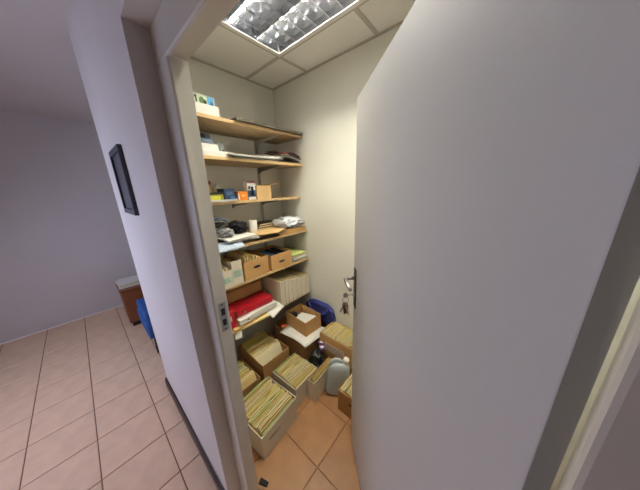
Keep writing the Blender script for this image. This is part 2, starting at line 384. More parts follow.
# ------------------------------------------------------------------ hall things
pf = tag(empty('framed_picture', (-1.45, YW, 1.72)), 'dark framed picture hung on the white hall wall', 'picture')
bm = bmesh.new()
pw_, ph_ = 0.15, 0.155
for a in ((-pw_, pw_, -ph_, -ph_ + 0.025), (-pw_, pw_, ph_ - 0.025, ph_), (-pw_, -pw_ + 0.025, -ph_ + 0.025, ph_ - 0.025), (pw_ - 0.025, pw_, -ph_ + 0.025, ph_ - 0.025)): bm_box(bm, a[0], a[1], -0.016, 0.0, a[2], a[3])
link('frame', bm, mat('dark_slate_frame', (62, 64, 74), 0.5, 0.08), pf)
bm = bmesh.new(); bm_box(bm, -pw_ + 0.025, pw_ - 0.025, -0.008, -0.001, -ph_ + 0.025, ph_ - 0.025); link('picture_sheet', bm, mat('slate_print', (82, 86, 100), 0.35, 0.3, 5), pf)

ch = tag(empty('upholstered_chair', (-2.78, 0.50, 0)), 'blue upholstered chair with black legs beside the wall corner', 'chair')
bm = bmesh.new(); bm_box(bm, -0.26, 0.26, -0.30, 0.30, 0.20, 0.38); bevel(bm, 0.03, 3); link('seat_base', bm, CHAIRBLUE, ch)
bm = bmesh.new(); bm_box(bm, -0.25, 0.25, -0.29, 0.22, 0.382, 0.48); bevel(bm, 0.035, 3); link('seat_cushion', bm, CHAIRBLUE, ch)
bm = bmesh.new(); bm_box(bm, -0.26, 0.26, 0.225, 0.31, 0.384, 0.86); bevel(bm, 0.035, 3); link('backrest', bm, CHAIRBLUE, ch)
for sx in (-1, 1):
    for sy in (-1, 1):
        bm = bmesh.new(); bm_tube(bm, [(sx * 0.22, sy * 0.26, 0.0), (sx * 0.21, sy * 0.25, 0.21)], [0.013, 0.02], 10); link('leg', bm, BLACK, ch)

cb = tag(empty('sideboard', (-3.55, 0.75, 0)), 'low brown wooden sideboard behind the blue chair', 'cabinet')
box('body', -0.20, 0.20, -0.62, 0.62, 0.06, 0.50, BROWNWOOD, cb, 0.004)
box('top', -0.21, 0.225, -0.635, 0.635, 0.501, 0.525, BROWNWOOD, cb, 0.004)
for i in range(3):
    y0 = -0.61 + i * 0.408
    d = box('door', 0.2005, 0.216, y0, y0 + 0.40, 0.075, 0.49, BROWNWOOD, cb, 0.003)
    kbm = bmesh.new(); bm_tube(kbm, [(0.216, y0 + 0.36, 0.32), (0.236, y0 + 0.36, 0.32)], [0.006, 0.011], 10); link('knob', kbm, STEEL_D, d)
box('plinth', -0.19, 0.18, -0.60, 0.60, 0.0, 0.059, DARKWOOD, cb)
def stack(name, label, cat, x, y, z, sx, sy, n, t, mats, rz=0.0, grp=None, jit=0.012):
    root = tag(empty(name, (x, y, z), rz), label, cat, grp)
    for i in range(n):
        bm = bmesh.new(); bm_box(bm, -sx / 2, sx / 2, -sy / 2, sy / 2, 0, t * 0.92)
        link('sheet_bundle', bm, mats[i % len(mats)], root, loc=(random.uniform(-jit, jit), random.uniform(-jit, jit), i * t), rot=(0, 0, random.uniform(-0.08, 0.08)))
    return root
stack('paper_stack', 'white paper stack on the low brown sideboard', 'papers', -3.52, 0.28, 0.526, 0.24, 0.3, 5, 0.012, [PAPER, CREAM])
bm = bmesh.new(); bm_lathe(bm, [(0.05, 0), (0.06, 0.01), (0.065, 0.09), (0.06, 0.1), (0.055, 0.1), (0.05, 0.012)], 18)
tag(link('pen_pot', bm, PURPLE, loc=(-3.45, 0.62, 0.526)), 'dark purple pot on the low brown sideboard', 'pot')

# ------------------------------------------------------------------ shelves, rails, brackets
RY = (0.45, 1.185)
for i, y in enumerate(RY):
    if i == 0: continue
    rl = tag(empty('shelf_rail', (XS, y, 0.30)), ('slotted metal wall rail near the closet corner' if i else 'slotted metal wall rail nearer the door frame'), 'shelf rail', 'slotted wall rails')
    bm = bmesh.new(); bm_box(bm, 0.0, 0.003, -0.012, 0.012, 0, 1.85); bm_box(bm, 0.003, 0.012, -0.012, -0.009, 0, 1.85); bm_box(bm, 0.003, 0.012, 0.009, 0.012, 0, 1.85)
    link('channel', bm, BRACKET, rl)
    bm = bmesh.new()
    for k in range(58): bm_box(bm, 0.003, 0.0045, -0.004, 0.004, 0.02 + k * 0.0315, 0.036 + k * 0.0315)
    link('slots', bm, BRACKET_G, rl)
SH = [('topmost chipboard shelf under the ceiling', 2.110, -1.415, BRACKET), ('second chipboard shelf from the ceiling holding loose magazines', 1.880, -1.42, BRACKET_G),
      ('third chipboard shelf from the ceiling holding small boxes and an orange pack', 1.592, -1.475, BRACKET_G), ('fourth chipboard shelf from the ceiling holding flattened cartons and a black cloth', 1.276, -1.41, BRACKET_G),
      ('fifth chipboard shelf from the ceiling holding two brown cartons', 0.988, -1.40, BRACKET_G), ('lowest chipboard shelf holding red and white binders', 0.622, -1.395, BRACKET_G)]
TH = 0.020
for lab, z, xf, bmat_ in SH:
    s = tag(empty('wall_shelf', (XS, 0.9, z - TH)), lab, 'shelf', 'chipboard wall shelves')
    dx = xf - XS
    bm = bmesh.new(); bm_box(bm, 0.002, dx - 0.001, 0.32 - 0.9, YB - 0.004 - 0.9, 0, TH); link('board', bm, CHIP, s)
    bm = bmesh.new(); bm_box(bm, dx - 0.001, dx, 0.32 - 0.9, YB - 0.004 - 0.9, 0.0005, TH - 0.0005); link('edge_strip', bm, CHIP_EDGE, s)
    for y in RY + ((0.885,) if abs(z - 1.592) < 0.01 else ()):
        dp = 0.010 if bmat_ is BRACKET_G else 0.0
        bm = bmesh.new(); L_ = dx - 0.045
        bm_prism(bm, [(0.012, -0.001), (L_, -0.001), (L_, -0.009), (0.05, -0.026 - dp), (0.014, -0.045 - dp)], y - 0.9 - 0.0065, y - 0.9 + 0.0065, 'y')
        link('bracket', bm, bmat_, s)

# ------------------------------------------------------------------ generic builders for contents
def tuple_add(a, b): return tuple(x + y for x, y in zip(a, b))
def sheet(name, label, cat, cx, cy, z, sx, sy, mt, rz=0.0, curl=None, th=0.0015, grp=None, nx=10, ny=10, parent=None, tilt=(0, 0)):
    """a thin sheet (sx along local x, sy along local y) with a height function curl(u,v), u,v in -1..1"""
    bm = bmesh.new(); top = []; bot = []
    for i in range(nx + 1):
        rt_, rb = [], []
        for j in range(ny + 1):
            u, v = 2 * i / nx - 1, 2 * j / ny - 1; h = curl(u, v) if curl else 0
            rt_.append(bm.verts.new((u * sx / 2, v * sy / 2, h + th))); rb.append(bm.verts.new((u * sx / 2, v * sy / 2, h)))
        top.append(rt_); bot.append(rb)
    for i in range(nx):
        for j in range(ny):
            bm.faces.new((top[i][j], top[i + 1][j], top[i + 1][j + 1], top[i][j + 1])).smooth = True
            bm.faces.new((bot[i][j], bot[i][j + 1], bot[i + 1][j + 1], bot[i + 1][j])).smooth = True
    for i in range(nx):
        bm.faces.new((top[i][0], bot[i][0], bot[i + 1][0], top[i + 1][0])); bm.faces.new((top[i + 1][ny], bot[i + 1][ny], bot[i][ny], top[i][ny]))
    for j in range(ny):
        bm.faces.new((top[0][j + 1], bot[0][j + 1], bot[0][j], top[0][j])); bm.faces.new((top[nx][j], bot[nx][j], bot[nx][j + 1], top[nx][j + 1]))
    o = link(name, bm, mt, parent, loc=(cx, cy, z), rot=(tilt[0], tilt[1], rz))
    if label: tag(o, label, cat, grp)
    return o
def lump(name, label, cat, c, r, mt, amp=0.25, freq=3.0, seed=0, sub=4, flat=0.0, grp=None, ridged=True, rz=0.0):
    bm = bmesh.new(); bmesh.ops.create_icosphere(bm, subdivisions=sub, radius=1.0)
    off = Vector((seed * 7.3, seed * 3.1, seed * 1.7))
    for v in bm.verts:
        n = v.co.normalized()
        q = noise.fractal(n * freq + off, 0.8, 2.2, 4)
        d = 1 + amp * (-abs(q) * 1.6 + 0.4 if ridged else q)
        p = n * d
        v.co = Vector((p.x * r[0], p.y * r[1], p.z * r[2]))
        if v.co.z < -r[2] * (1 - flat) : v.co.z = -r[2] * (1 - flat)
    zmin = min(v.co.z for v in bm.verts)
    for v in bm.verts: v.co.z -= zmin
    o = link(name, bm, mt, loc=c, rot=(0, 0, rz), smooth=True)
    if label: tag(o, label, cat, grp)
    return o
def carton(label, x0, x1, y0, y1, z0, h, mt, rz=0.0, flaps=(), handle=None, lab=None, t=0.005, name='cardboard_box', grp=None, mark=None, extra_mat=None):
    """open carton; flaps: list of (side, angle) with side in 'x0','x1','y0','y1'"""
    cx, cy = (x0 + x1) / 2, (y0 + y1) / 2; a, b = (x1 - x0) / 2, (y1 - y0) / 2
    root = tag(empty(name, (cx, cy, z0), rz), label, 'box', grp)
    bm = bmesh.new()
    bm_box(bm, -a, a, -b, b, 0, t)
    bm_box(bm, -a, a, -b, -b + t, t, h); bm_box(bm, -a, a, b - t, b, t, h)
    bm_box(bm, -a, -a + t, -b + t, b - t, t, h); bm_box(bm, a - t, a, -b + t, b - t, t, h)
    body = link('body', bm, mt, root)
    for side, ang, ln in flaps:
        bm = bmesh.new()
        if side[0] == 'x':
            s = -1 if side == 'x0' else 1
            bm_box(bm, 0, ln, -b + 0.002, b - 0.002, -0.0015, 0.0015); rot = (0, -ang if s > 0 else 0, 0)
            f = link('flap', bm, mt, root, loc=(s * (a - 0.002), 0, h + 0.002)); f.rotation_euler = (0, -ang if s > 0 else PI + ang, 0)
        else:
            s = -1 if side == 'y0' else 1
            bm_box(bm, -a + 0.002, a - 0.002, 0, ln, -0.0015, 0.0015)
            f = link('flap', bm, mt, root, loc=(0, s * (b - 0.002), h + 0.002)); f.rotation_euler = (ang if s > 0 else PI - ang, 0, 0)
    if handle:
        side, hz = handle
        bm = bmesh.new(); pts = []
        for i in range(16):
            an = 2 * PI * i / 16; pts.append((0.034 * math.cos(an) * (1 if abs(math.cos(an)) < .7 else 1), 0.011 * math.sin(an)))
        if side == 'x1': bm_prism(bm, [(u, v + hz) for u, v in pts], a - 0.001, a + 0.0012, 'x')
        else: bm_prism(bm, [(u, v + hz) for u, v in pts], -b - 0.0012, -b + 0.001, 'y')
        link('hand_hole', bm, BLACK, root)
    if lab:
        side, u0, u1, v0, v1, lm = lab
        bm = bmesh.new()
        if side == 'x1': bm_box(bm, a, a + 0.0012, u0, u1, v0, v1)
        else: bm_box(bm, u0, u1, -b - 0.0012, -b, v0, v1)
        lo = link('label_panel', bm, lm, root)
        bm = bmesh.new()
        for k in range(3):
            zz = v0 + (v1 - v0) * (0.25 + 0.22 * k)
            if side == 'x1': bm_box(bm, a + 0.0012, a + 0.0018, u0 + 0.01, u1 - 0.012 - 0.02 * k, zz, zz + min(0.006, (v1 - v0) * 0.1))
            else: bm_box(bm, u0 + 0.01, u1 - 0.012 - 0.02 * k, -b - 0.0018, -b - 0.0012, zz, zz + min(0.006, (v1 - v0) * 0.1))
        link('printed_lines', bm, GREYP, lo)
    return root
fold_mesh = {}
FCOL = dict(zip([f.name for f in FOLD], ('buff', 'yellow', 'pale green', 'cream', 'tan')))
def folder(x, y, z, ln, h, th, mt, label, grp, rx=0.0, rz=0.0, along='y', lean=None):
    k = (mt.name, along, random.randint(0, 1))
    if k not in fold_mesh:
        bm = bmesh.new()     # unit folder: thickness 1 (x), length 1 (y), height 1 (z): two covers, paper between, raised tab
        bm_box(bm, -0.5, -0.36, -0.5, 0.5, 0, 1.0); bm_box(bm, 0.36, 0.5, -0.5, 0.5, 0, 0.965); bm_box(bm, -0.36, 0.36, -0.5, 0.5, 0, 0.05)
        t0 = -0.45 + 0.5 * k[2]
        bm_prism(bm, [(t0, 1.0), (t0 + 0.26, 1.0), (t0 + 0.23, 1.035), (t0 + 0.03, 1.035)], -0.5, -0.36, 'x')
        bm_box(bm, -0.30, 0.20, -0.48, 0.49, 0.06, 0.945, 1)
        o = link('file_folder', bm, [mt, CREAM]); fold_mesh[k] = o.data
    else:
        o = bpy.data.objects.new('file_folder', fold_mesh[k]); COL.objects.link(o)
    o.location = (x, y, z); o.scale = (th, ln, h); o.rotation_euler = (rx, random.uniform(-0.02, 0.02) if lean is None else lean, rz)
    tag(o, FCOL[mt.name] + ' ' + label, 'folder', grp)
    return o
def fill(x0, x1, y0, y1, z0, h, n, label, grp, wts=(4, 3, 1.6, 4.5, 2.2), hv=0.02, rz=0.0, pivot=None, drop=()):
    """folders standing on edge, side by side along x, each running along y"""
    pitch_ = (x1 - x0) / n
    for i in range(n):
        mt = random.choices(FOLD, wts)[0]
        ln = (y1 - y0) * random.uniform(0.93, 0.995)
        p = Vector((x0 + pitch_ * (i + 0.5), (y0 + y1) / 2 + random.uniform(-1, 1) * ((y1 - y0) - ln) / 2, z0))
        if pivot is not None:
            p = pivot + Matrix.Rotation(rz, 3, 'Z') @ (p - pivot)
        folder(p.x, p.y, p.z, ln, h * random.uniform(1 - hv * 3.5, 1 + hv * 1.5), pitch_ * random.uniform(0.5, 0.84), mt, label, grp, rz=rz)

# ------------------------------------------------------------------ floor boxes
T = 0.005
def filebox(label, flabel, grp, x0, x1, y0, y1, z0, h, mt, n, fh, rz=0.0, lean=0, **kw):
    c = carton(label, x0, x1, y0, y1, z0, h, mt, rz=rz, **kw)
    piv = Vector(((x0 + x1) / 2, (y0 + y1) / 2, 0))
    gap = 0.0
    if lean:
        sp_ = fh * 0.09 + 0.0150; gap = 0.014 + sp_ * (lean - 1) + fh * 0.10 + 0.012
        for i in range(lean):
            folder(x1 - 0.014 - sp_ * (lean - 1 - i), (y0 + y1) / 2 + random.uniform(-0.006, 0.006), z0 + T + 0.006, (y1 - y0) * 0.92, fh * (1.0 + 0.02 * i), 0.013, FOLD[(0, 3, 0, 3, 3)[i % 5]], flabel.replace('packed upright', 'leaning'), grp, lean=-0.10 - 0.09 * i)
    fill(x0 + T + 0.002, x1 - T - 0.002 - gap, y0 + T + 0.004, y1 - T - 0.004, z0 + T + 0.001, fh, n, flabel, grp, rz=rz, pivot=piv)
    return c
filebox('long off-white file box on the floor next to the door frame', 'folder packed upright in the off-white box beside the door frame', 'folders in the box beside the door frame',
        -1.215, -0.905, 0.415, 0.735, 0, 0.19, BOX_WHITE, 22, 0.2, rz=math.radians(5), lab=('x1', -0.11, -0.01, 0.10, 0.128, mat('grey_label', (206, 198, 180), 0.7, 0.06)))
filebox('off-white file box on the floor between the brown carton and the narrow box', 'folder packed upright in the off-white middle floor box', 'folders in the middle off-white box',
        -1.240, -0.968, 0.775, 1.035, 0, 0.19, BOX_WHITE, 20, 0.208, rz=math.radians(2))
filebox('narrow off-white file box on the floor beside the jerrycan', 'folder packed upright in the narrow box beside the jerrycan', 'folders in the narrow box',
        -0.958, -0.896, 0.905, 1.185, 0, 0.19, BOX_WHITE, 6, 0.212, rz=math.radians(3))
filebox('deep brown cardboard carton full of folders under the lowest shelf', 'folder packed upright in the deep brown carton under the lowest shelf', 'folders in the deep brown carton',
        -1.635, -1.255, 0.70, 0.975, 0, 0.285, CARD_D, 13, 0.285, lean=4)
filebox('low brown carton of folders between deep carton and door frame', 'folder packed upright in the low brown carton by the door frame', 'folders in the low brown carton',
        -1.56, -1.262, 0.36, 0.672, 0, 0.20, CARD_D, 9, 0.202, lean=3)
# cream folder faces leaning in front of the deep carton's contents
carton('plain brown carton at the bottom of the stack against the back wall', -1.06, -0.72, 1.205, 1.42, 0, 0.196, CARD_D, flaps=(('y0', PI, 0.105), ('y1', PI, 0.1)))
filebox('brown carton of folders on top of the stack against the back wall', 'folder packed upright in the carton against the back wall', 'folders in the carton against the back wall',
        -1.075, -0.735, 1.20, 1.42, 0.202, 0.19, CARD, 20, 0.205, lab=('y', -0.11, 0.10, 0.045, 0.125, mat('pale_pink_label', (214, 190, 172), 0.6, 0.05)))
filebox('brown carton of folders on the floor behind the door edge', 'folder packed upright in the carton behind the door edge', 'folders in the carton behind the door edge',
        -0.715, -0.46, 0.985, 1.195, 0, 0.195, CARD_D, 16, 0.205, handle=('y0', 0.13))

# wide open carton in the corner
carton('wide open brown carton on the floor in the back corner', -1.56, -1.135, 1.055, 1.415, 0, 0.33, CARD_D, flaps=(('x0', 2.2, 0.07),))
lump('black_cloth', 'black crumpled cloth inside the wide corner carton', 'cloth', (-1.36, 1.25, 0.006), (0.17, 0.14, 0.14), BLACKF, 0.15, 3, 4)
bm = bmesh.new(); bm_lathe(bm, [(0.006, 0), (0.022, 0.004), (0.034, 0.018), (0.036, 0.034), (0.03, 0.052), (0.014, 0.064), (0.004, 0.06)], 18)
tag(link('orange_ball', bm, mat('orange_rubber', (206, 104, 44), 0.6, 0.1), loc=(-1.475, 1.11, 0.285), smooth=True), 'round orange ball lying in the wide corner carton', 'ball')
pr = lambda u, v: 0.012 * (u * u) + 0.006 * math.sin(3 * v)
sheet('paper_sheet', 'large white sheet lying across the wide corner carton', 'paper', -1.275, 1.175, 0.334, 0.34, 0.28, PAPER, rz=0.14, curl=lambda u, v: 0.0, th=0.003)
sheet('paper_sheet', 'white sheet with drooping corner under the small open carton', 'paper', -1.25, 1.17, 0.339, 0.32, 0.27, PAPER, rz=-0.04, curl=lambda u, v: -0.03 * max(0, u - 0.35) ** 2 * (1 + v * 0.3), th=0.003)
carton('small brown open carton holding papers on top of white sheets', -1.455, -1.165, 1.125, 1.325, 0.344, 0.145, CARD, flaps=(('x1', -0.15 + PI / 2 + 0.2, 0.0005),), rz=math.radians(-3))
sheet('paper_sheet', 'white paper lying inside the small open carton', 'paper', -1.30, 1.235, 0.425, 0.20, 0.15, PAPER, rz=0.1, curl=lambda u, v: 0.012 * u, th=0.004)
lump('black_cloth', 'black crumpled pouch inside the small open carton', 'pouch', (-1.395, 1.18, 0.43), (0.04, 0.035, 0.025), BLACKF, 0.35, 3, 9, sub=3)
lump('paper_wad', 'crumpled grey wad filling the bottom of the small open carton', 'packing paper', (-1.31, 1.225, 0.35), (0.12, 0.08, 0.035), mat('grey_packing', (150, 146, 140), 0.8, 0.1), 0.2, 3, 2, sub=3)
# navy bag slumped in the corner
nb = tag(empty('navy_bag', (-1.235, 1.388, 0.34)), 'navy blue fabric bag slumped against the back wall', 'bag')
bm = bmesh.new(); bmesh.ops.create_icosphere(bm, subdivisions=4, radius=1)
for v in bm.verts:
    n = v.co.normalized(); q = noise.fractal(n * 2.2 + Vector((3, 5, 1)), 0.8, 2, 3)
    sgn = lambda a, e: math.copysign(abs(a) ** e, a)
    v.co = Vector((0.19 * sgn(n.x, 0.55) * (1 + 0.10 * q), 0.026 * sgn(n.y, 0.8) * (1 + 0.3 * q) + 0.008, 0.115 + 0.11 * sgn(n.z, 0.6) * (1 + 0.10 * q) - 0.05 * n.x * n.x * (n.z > 0)))
link('bag_body', bm, NAVY, nb, smooth=True)
bm = bmesh.new(); bm_tube(bm, [(0.12 * math.cos(a), -0.024, 0.18 - 0.09 * math.sin(a) * 1.0) for a in [PI * i / 10 for i in range(11)]], 0.008, 8); link('bag_strap', bm, NAVY, nb)
# black bag and purple packets in the gap
lump('black_bag', 'black plastic bag sunk in the gap behind the middle file boxes', 'bag', (-1.045, 1.12, 0.0), (0.07, 0.064, 0.12), BLACK, 0.75, 1.7, 5)
for i, (x, y, z, rz) in enumerate([(-1.055, 1.20, 0.285, 0.4), (-1.02, 1.165, 0.27, -0.5)]):
    p = tag(empty('sweet_packet', (x, y, z), rz), ['purple and white packet lying against the stacked carton', 'purple and white packet lying on the black plastic bag'][i], 'packet', 'purple packets')
    bm = bmesh.new(); bm_box(bm, -0.03, 0.03, -0.022, 0.022, 0, 0.018); bevel(bm, 0.006, 2); link('wrapper', bm, PURPLE, p)
    bm = bmesh.new(); bm_box(bm, -0.012, 0.014, -0.014, 0.014, 0.018, 0.0188); link('white_panel', bm, PAPER, p)

# jerrycan between the boxes
jc = tag(empty('jerrycan', (-0.815, 1.09, 0), math.radians(-53)), 'milky plastic jerrycan with a white cap between the floor boxes', 'jerrycan')
jc.rotation_euler = (-0.13, 0, math.radians(-53)); jc.location.z = 0.0112; jc.scale = (0.96, 0.96, 0.97)
bm = bmesh.new()
sec = [(0.0, 0.86), (0.012, 0.97), (0.03, 1.0), (0.20, 1.0), (0.25, 0.97), (0.28, 0.85), (0.302, 0.60), (0.31, 0.36)]
rings = []
for z, s in sec:
    ring_ = []
    for k in range(28):
        a = 2 * PI * k / 28; e = 0.45
        ring_.append(bm.verts.new((0.05 * s ** 0.6 * math.copysign(abs(math.cos(a)) ** e, math.cos(a)), 0.09 * s * math.copysign(abs(math.sin(a)) ** e, math.sin(a)), z)))
    rings.append(ring_)
for i in range(len(rings) - 1):
    for k in range(28): bm.faces.new((rings[i][k], rings[i][(k + 1) % 28], rings[i + 1][(k + 1) % 28], rings[i + 1][k])).smooth = True
bm.faces.new(rings[0][::-1]); bm.faces.new(rings[-1])
link('tank', bm, CAN, jc)
bm = bmesh.new(); bm_tube(bm, [(0, -0.075, 0.27), (0, -0.068, 0.313), (0, -0.045, 0.332), (0, -0.015, 0.332), (0, 0.002, 0.320), (0, 0.004, 0.30)], [0.016, 0.014, 0.013, 0.013, 0.014, 0.016], 12); link('grip', bm, CAN, jc)
bm = bmesh.new(); bm_tube(bm, [(0, 0.032, 0.285), (0, 0.042, 0.322)], 0.021, 16); cn = link('neck', bm, CAN, jc)
bm = bmesh.new(); bm_tube(bm, [(0, 0.040, 0.314), (0, 0.049, 0.348)], [0.026, 0.024], 18); link('cap', bm, CANCAP, jc)

# ------------------------------------------------------------------ shelf contents
def printed_box(name, label, cat, x0, x1, y0, y1, z0, z1, mt, panels=(), grp=None, bev=0.0015):
    root = tag(empty(name, ((x0 + x1) / 2, (y0 + y1) / 2, z0)), label, cat, grp)
    a, b = (x1 - x0) / 2, (y1 - y0) / 2
    bm = bmesh.new(); bm_box(bm, -a, a, -b, b, 0, z1 - z0)
    if bev: bevel(bm, bev, 1)
    link('body', bm, mt, root)
    for nm, u0, u1, v0, v1, pm in panels:      # fractions on the front (+x) face, u along y
        bm = bmesh.new(); hh = z1 - z0
        if nm.startswith('round'):
            cy_, cz_ = -b + (u0 + u1) * b, (v0 + v1) / 2 * hh; ry, rz_ = (u1 - u0) * b, (v1 - v0) / 2 * hh
            bm_prism(bm, [(cy_ + ry * math.cos(2 * PI * i / 16), cz_ + rz_ * math.sin(2 * PI * i / 16)) for i in range(16)], a, a + 0.0012, 'x')
        else: bm_box(bm, a, a + 0.0012, -b + u0 * 2 * b, -b + u1 * 2 * b, v0 * hh, v1 * hh)
        link(nm, bm, pm, root)
    return root
z1 = 2.1105
printed_box('white_box', 'plain white box at the door end of the topmost shelf', 'box', -1.66, -1.44, 0.46, 0.722, z1, z1 + 0.062, PAPER)
printed_box('ink_box', 'printed ink carton with blue panel on top of the white box', 'box', -1.62, -1.492, 0.50, 0.728, z1 + 0.063, z1 + 0.128, mat('pale_green_print', (214, 226, 200), 0.5, 0.05),
            [('blue_panel', 0.80, 0.97, 0.08, 0.92, SKYBLUE), ('dark_window', 0.86, 0.93, 0.2, 0.55, BLUE), ('round_print', 0.58, 0.72, 0.14, 0.8, GREENINK), ('round_dark_print', 0.68, 0.77, 0.14, 0.6, INK), ('numeral_stroke', 0.49, 0.525, 0.15, 0.88, INK), ('numeral_serif', 0.46, 0.492, 0.66, 0.80, INK)])
bm = bmesh.new(); bm_box(bm, -1.60, -1.392, 0.805, 1.415, z1, z1 + 0.018); bevel(bm, 0.001, 1)
tag(link('dark_board', bm, DARKBOARD), 'flat dark grey board lying along the topmost shelf', 'board')
z2 = 1.8805
printed_box('white_box', 'wide flat white box at the door end of the second shelf', 'box', -1.64, -1.435, 0.44, 0.742, z2, z2 + 0.034, PAPER)
printed_box('white_box', 'smaller white box stacked on the flat white box', 'box', -1.62, -1.45, 0.48, 0.69, z2 + 0.035, z2 + 0.074, PAPER)
dv = tag(empty('grey_device', (-1.54, 0.58, z2 + 0.075)), 'blue-grey desk device on top of the stacked white boxes', 'device')
bm = bmesh.new(); bm_prism(bm, [(-0.05, 0), (0.05, 0), (0.05, 0.03), (0.0, 0.075), (-0.05, 0.075)], -0.09, 0.10, 'y'); bevel(bm, 0.004, 2); link('body', bm, BLUEGREY, dv)
bm = bmesh.new(); bm_box(bm, 0.0, 0.002, -0.05, 0.05, -0.02, 0.02); link('screen', bm, INK, dv, loc=(0.0275, 0.01, 0.054), rot=(0, -math.radians(48), 0))
for i in range(4):
    bm = bmesh.new(); bm_box(bm, 0.050, 0.053, -0.06 + i * 0.035, -0.04 + i * 0.035, 0.008, 0.020); link('button', bm, GREYP, dv)
bm = bmesh.new(); bm_lathe(bm, [(0.016, 0), (0.022, 0.055), (0.0235, 0.056), (0.0205, 0.054), (0.0145, 0.003)], 16)
tag(link('plastic_cup', bm, CLEAR, loc=(-1.47, 0.716, z2 + 0.035), smooth=True), 'small clear plastic cup beside the blue-grey device', 'cup')
for i in range(4):
    sheet('paper_sheet', 'loose white sheet in the spread pile on the second shelf', 'paper', -1.535 + 0.01 * i, 1.02 - 0.02 * i, z2 + 0.002 + 0.004 * i, 0.21, 0.38 + 0.03 * i, PAPER, rz=0.03 * (i - 1), curl=lambda u, v: 0.018 * max(0, v) ** 2 + 0.05 * ((1 - u) / 2) ** 1.2, th=0.002, grp='loose sheets on the second shelf')
for i, mt in enumerate([GREYBROWN, PAPER, DARKBOARD, GREYBROWN, DKRED]):
    sheet('magazine', ['grey-brown magazine at the bottom of the curled heap on the second shelf', 'white magazine in the curled heap on the second shelf', 'dark grey magazine in the curled heap on the second shelf', 'grey-brown magazine high in the curled heap on the second shelf', 'dark red magazine topping the curled heap on the second shelf'][i], 'magazine',
          -1.55 + 0.01 * (i % 3), 1.285 + 0.006 * i, z2 + 0.022 + 0.0105 * i, 0.22, 0.25 - 0.01 * i, mt, rz=0.05 * (i - 2), curl=lambda u, v: 0.016 * math.cos(v * 1.5) - 0.012 * max(0, v) + 0.035 * (1 - u) / 2, th=0.006)
z3 = 1.5925
tray = tag(empty('flat_tray', (-1.545, 0.62, z3)), 'shallow pale grey tray at the door end of the third shelf', 'tray')
bm = bmesh.new(); bm_box(bm, -0.085, 0.085, -0.17, 0.16, 0, 0.003)
for a in ((-0.085, 0.085, -0.17, -0.167), (-0.085, 0.085, 0.157, 0.16), (-0.085, -0.082, -0.167, 0.157), (0.082, 0.085, -0.167, 0.157)): bm_box(bm, *a, 0.003, 0.014)
link('pan', bm, mat('pale_grey_plastic', (200, 200, 192), 0.5, 0.04), tray)
printed_box('green_box', 'olive green box lying in the pale grey tray', 'box', -1.59, -1.475, 0.475, 0.688, z3 + 0.0035, z3 + 0.064, GREENY, [('dark_band', 0.0, 1.0, 0.78, 1.0, INK), ('yellow_panel', 0.35, 0.9, 0.12, 0.62, mat('lime_print', (206, 200, 70), 0.5, 0.05))])
printed_box('navy_box', 'dark navy box in the pale grey tray beside the green box', 'box', -1.585, -1.478, 0.695, 0.774, z3 + 0.0035, z3 + 0.088, NAVYCARD, [('pale_panel', 0.2, 0.8, 0.45, 0.75, mat('dim_blue_print', (70, 100, 130), 0.5, 0.05)), ('blue_panel', 0.55, 1.0, 0.05, 0.35, BLUE)])
printed_box('orange_pack', 'bright orange pack standing beside the navy box', 'box', -1.55, -1.482, 0.80, 0.876, z3, z3 + 0.064, ORANGE, [('pale_logo', 0.38, 0.70, 0.42, 0.66, mat('peach_print', (250, 196, 120), 0.5, 0.03)), ('white_panel', -0.0, 0.12, 0.1, 0.8, PAPER)])
printed_box('tall_box', 'tall white and navy box beside the orange pack', 'box', -1.54, -1.485, 0.884, 0.953, z3, z3 + 0.138, PAPER, [('dark_top', 0.0, 1.0, 0.90, 1.0, DKRED), ('navy_panel', 0.0, 1.0, 0.16, 0.52, NAVYCARD), ('bottle_print', 0.42, 0.72, 0.22, 0.72, INK), ('pale_print', 0.46, 0.6, 0.34, 0.5, PAPER), ('dark_print', 0.1, 0.35, 0.55, 0.74, INK)])
carton('small pale open carton with a raised flap on the third shelf', -1.64, -1.49, 0.966, 1.105, z3, 0.105, CARD_L, flaps=(('y1', 0.15, 0.10),), t=0.003)
for i, (x, y, h, r, mt, lab) in enumerate([(-1.64, 0.675, 0.145, 0.024, TAN, 'tan plastic bottle behind the green box'), (-1.63, 0.73, 0.12, 0.022, mat('ivory_plastic', (222, 212, 190), 0.5, 0.04), 'ivory plastic bottle behind the navy box')]):
    b_ = tag(empty('small_bottle', (x, y, z3 + 0.0005 + (0.0))), lab, 'bottle', 'bottles on the third shelf')
    b_.location.x = -1.655
    bm = bmesh.new(); bm_lathe(bm, [(r * 0.9, 0), (r, 0.006), (r, h * 0.6), (r * 0.8, h * 0.7), (r * 0.45, h * 0.78), (r * 0.45, h * 0.83)], 18); link('body', bm, mt, b_)
    bm = bmesh.new(); bm_lathe(bm, [(r * 0.55, h * 0.83), (r * 0.55, h * 0.99), (r * 0.45, h)], 16); link('cap', bm, [BROWNWOOD, PAPER][i], b_)
z4 = 1.2765
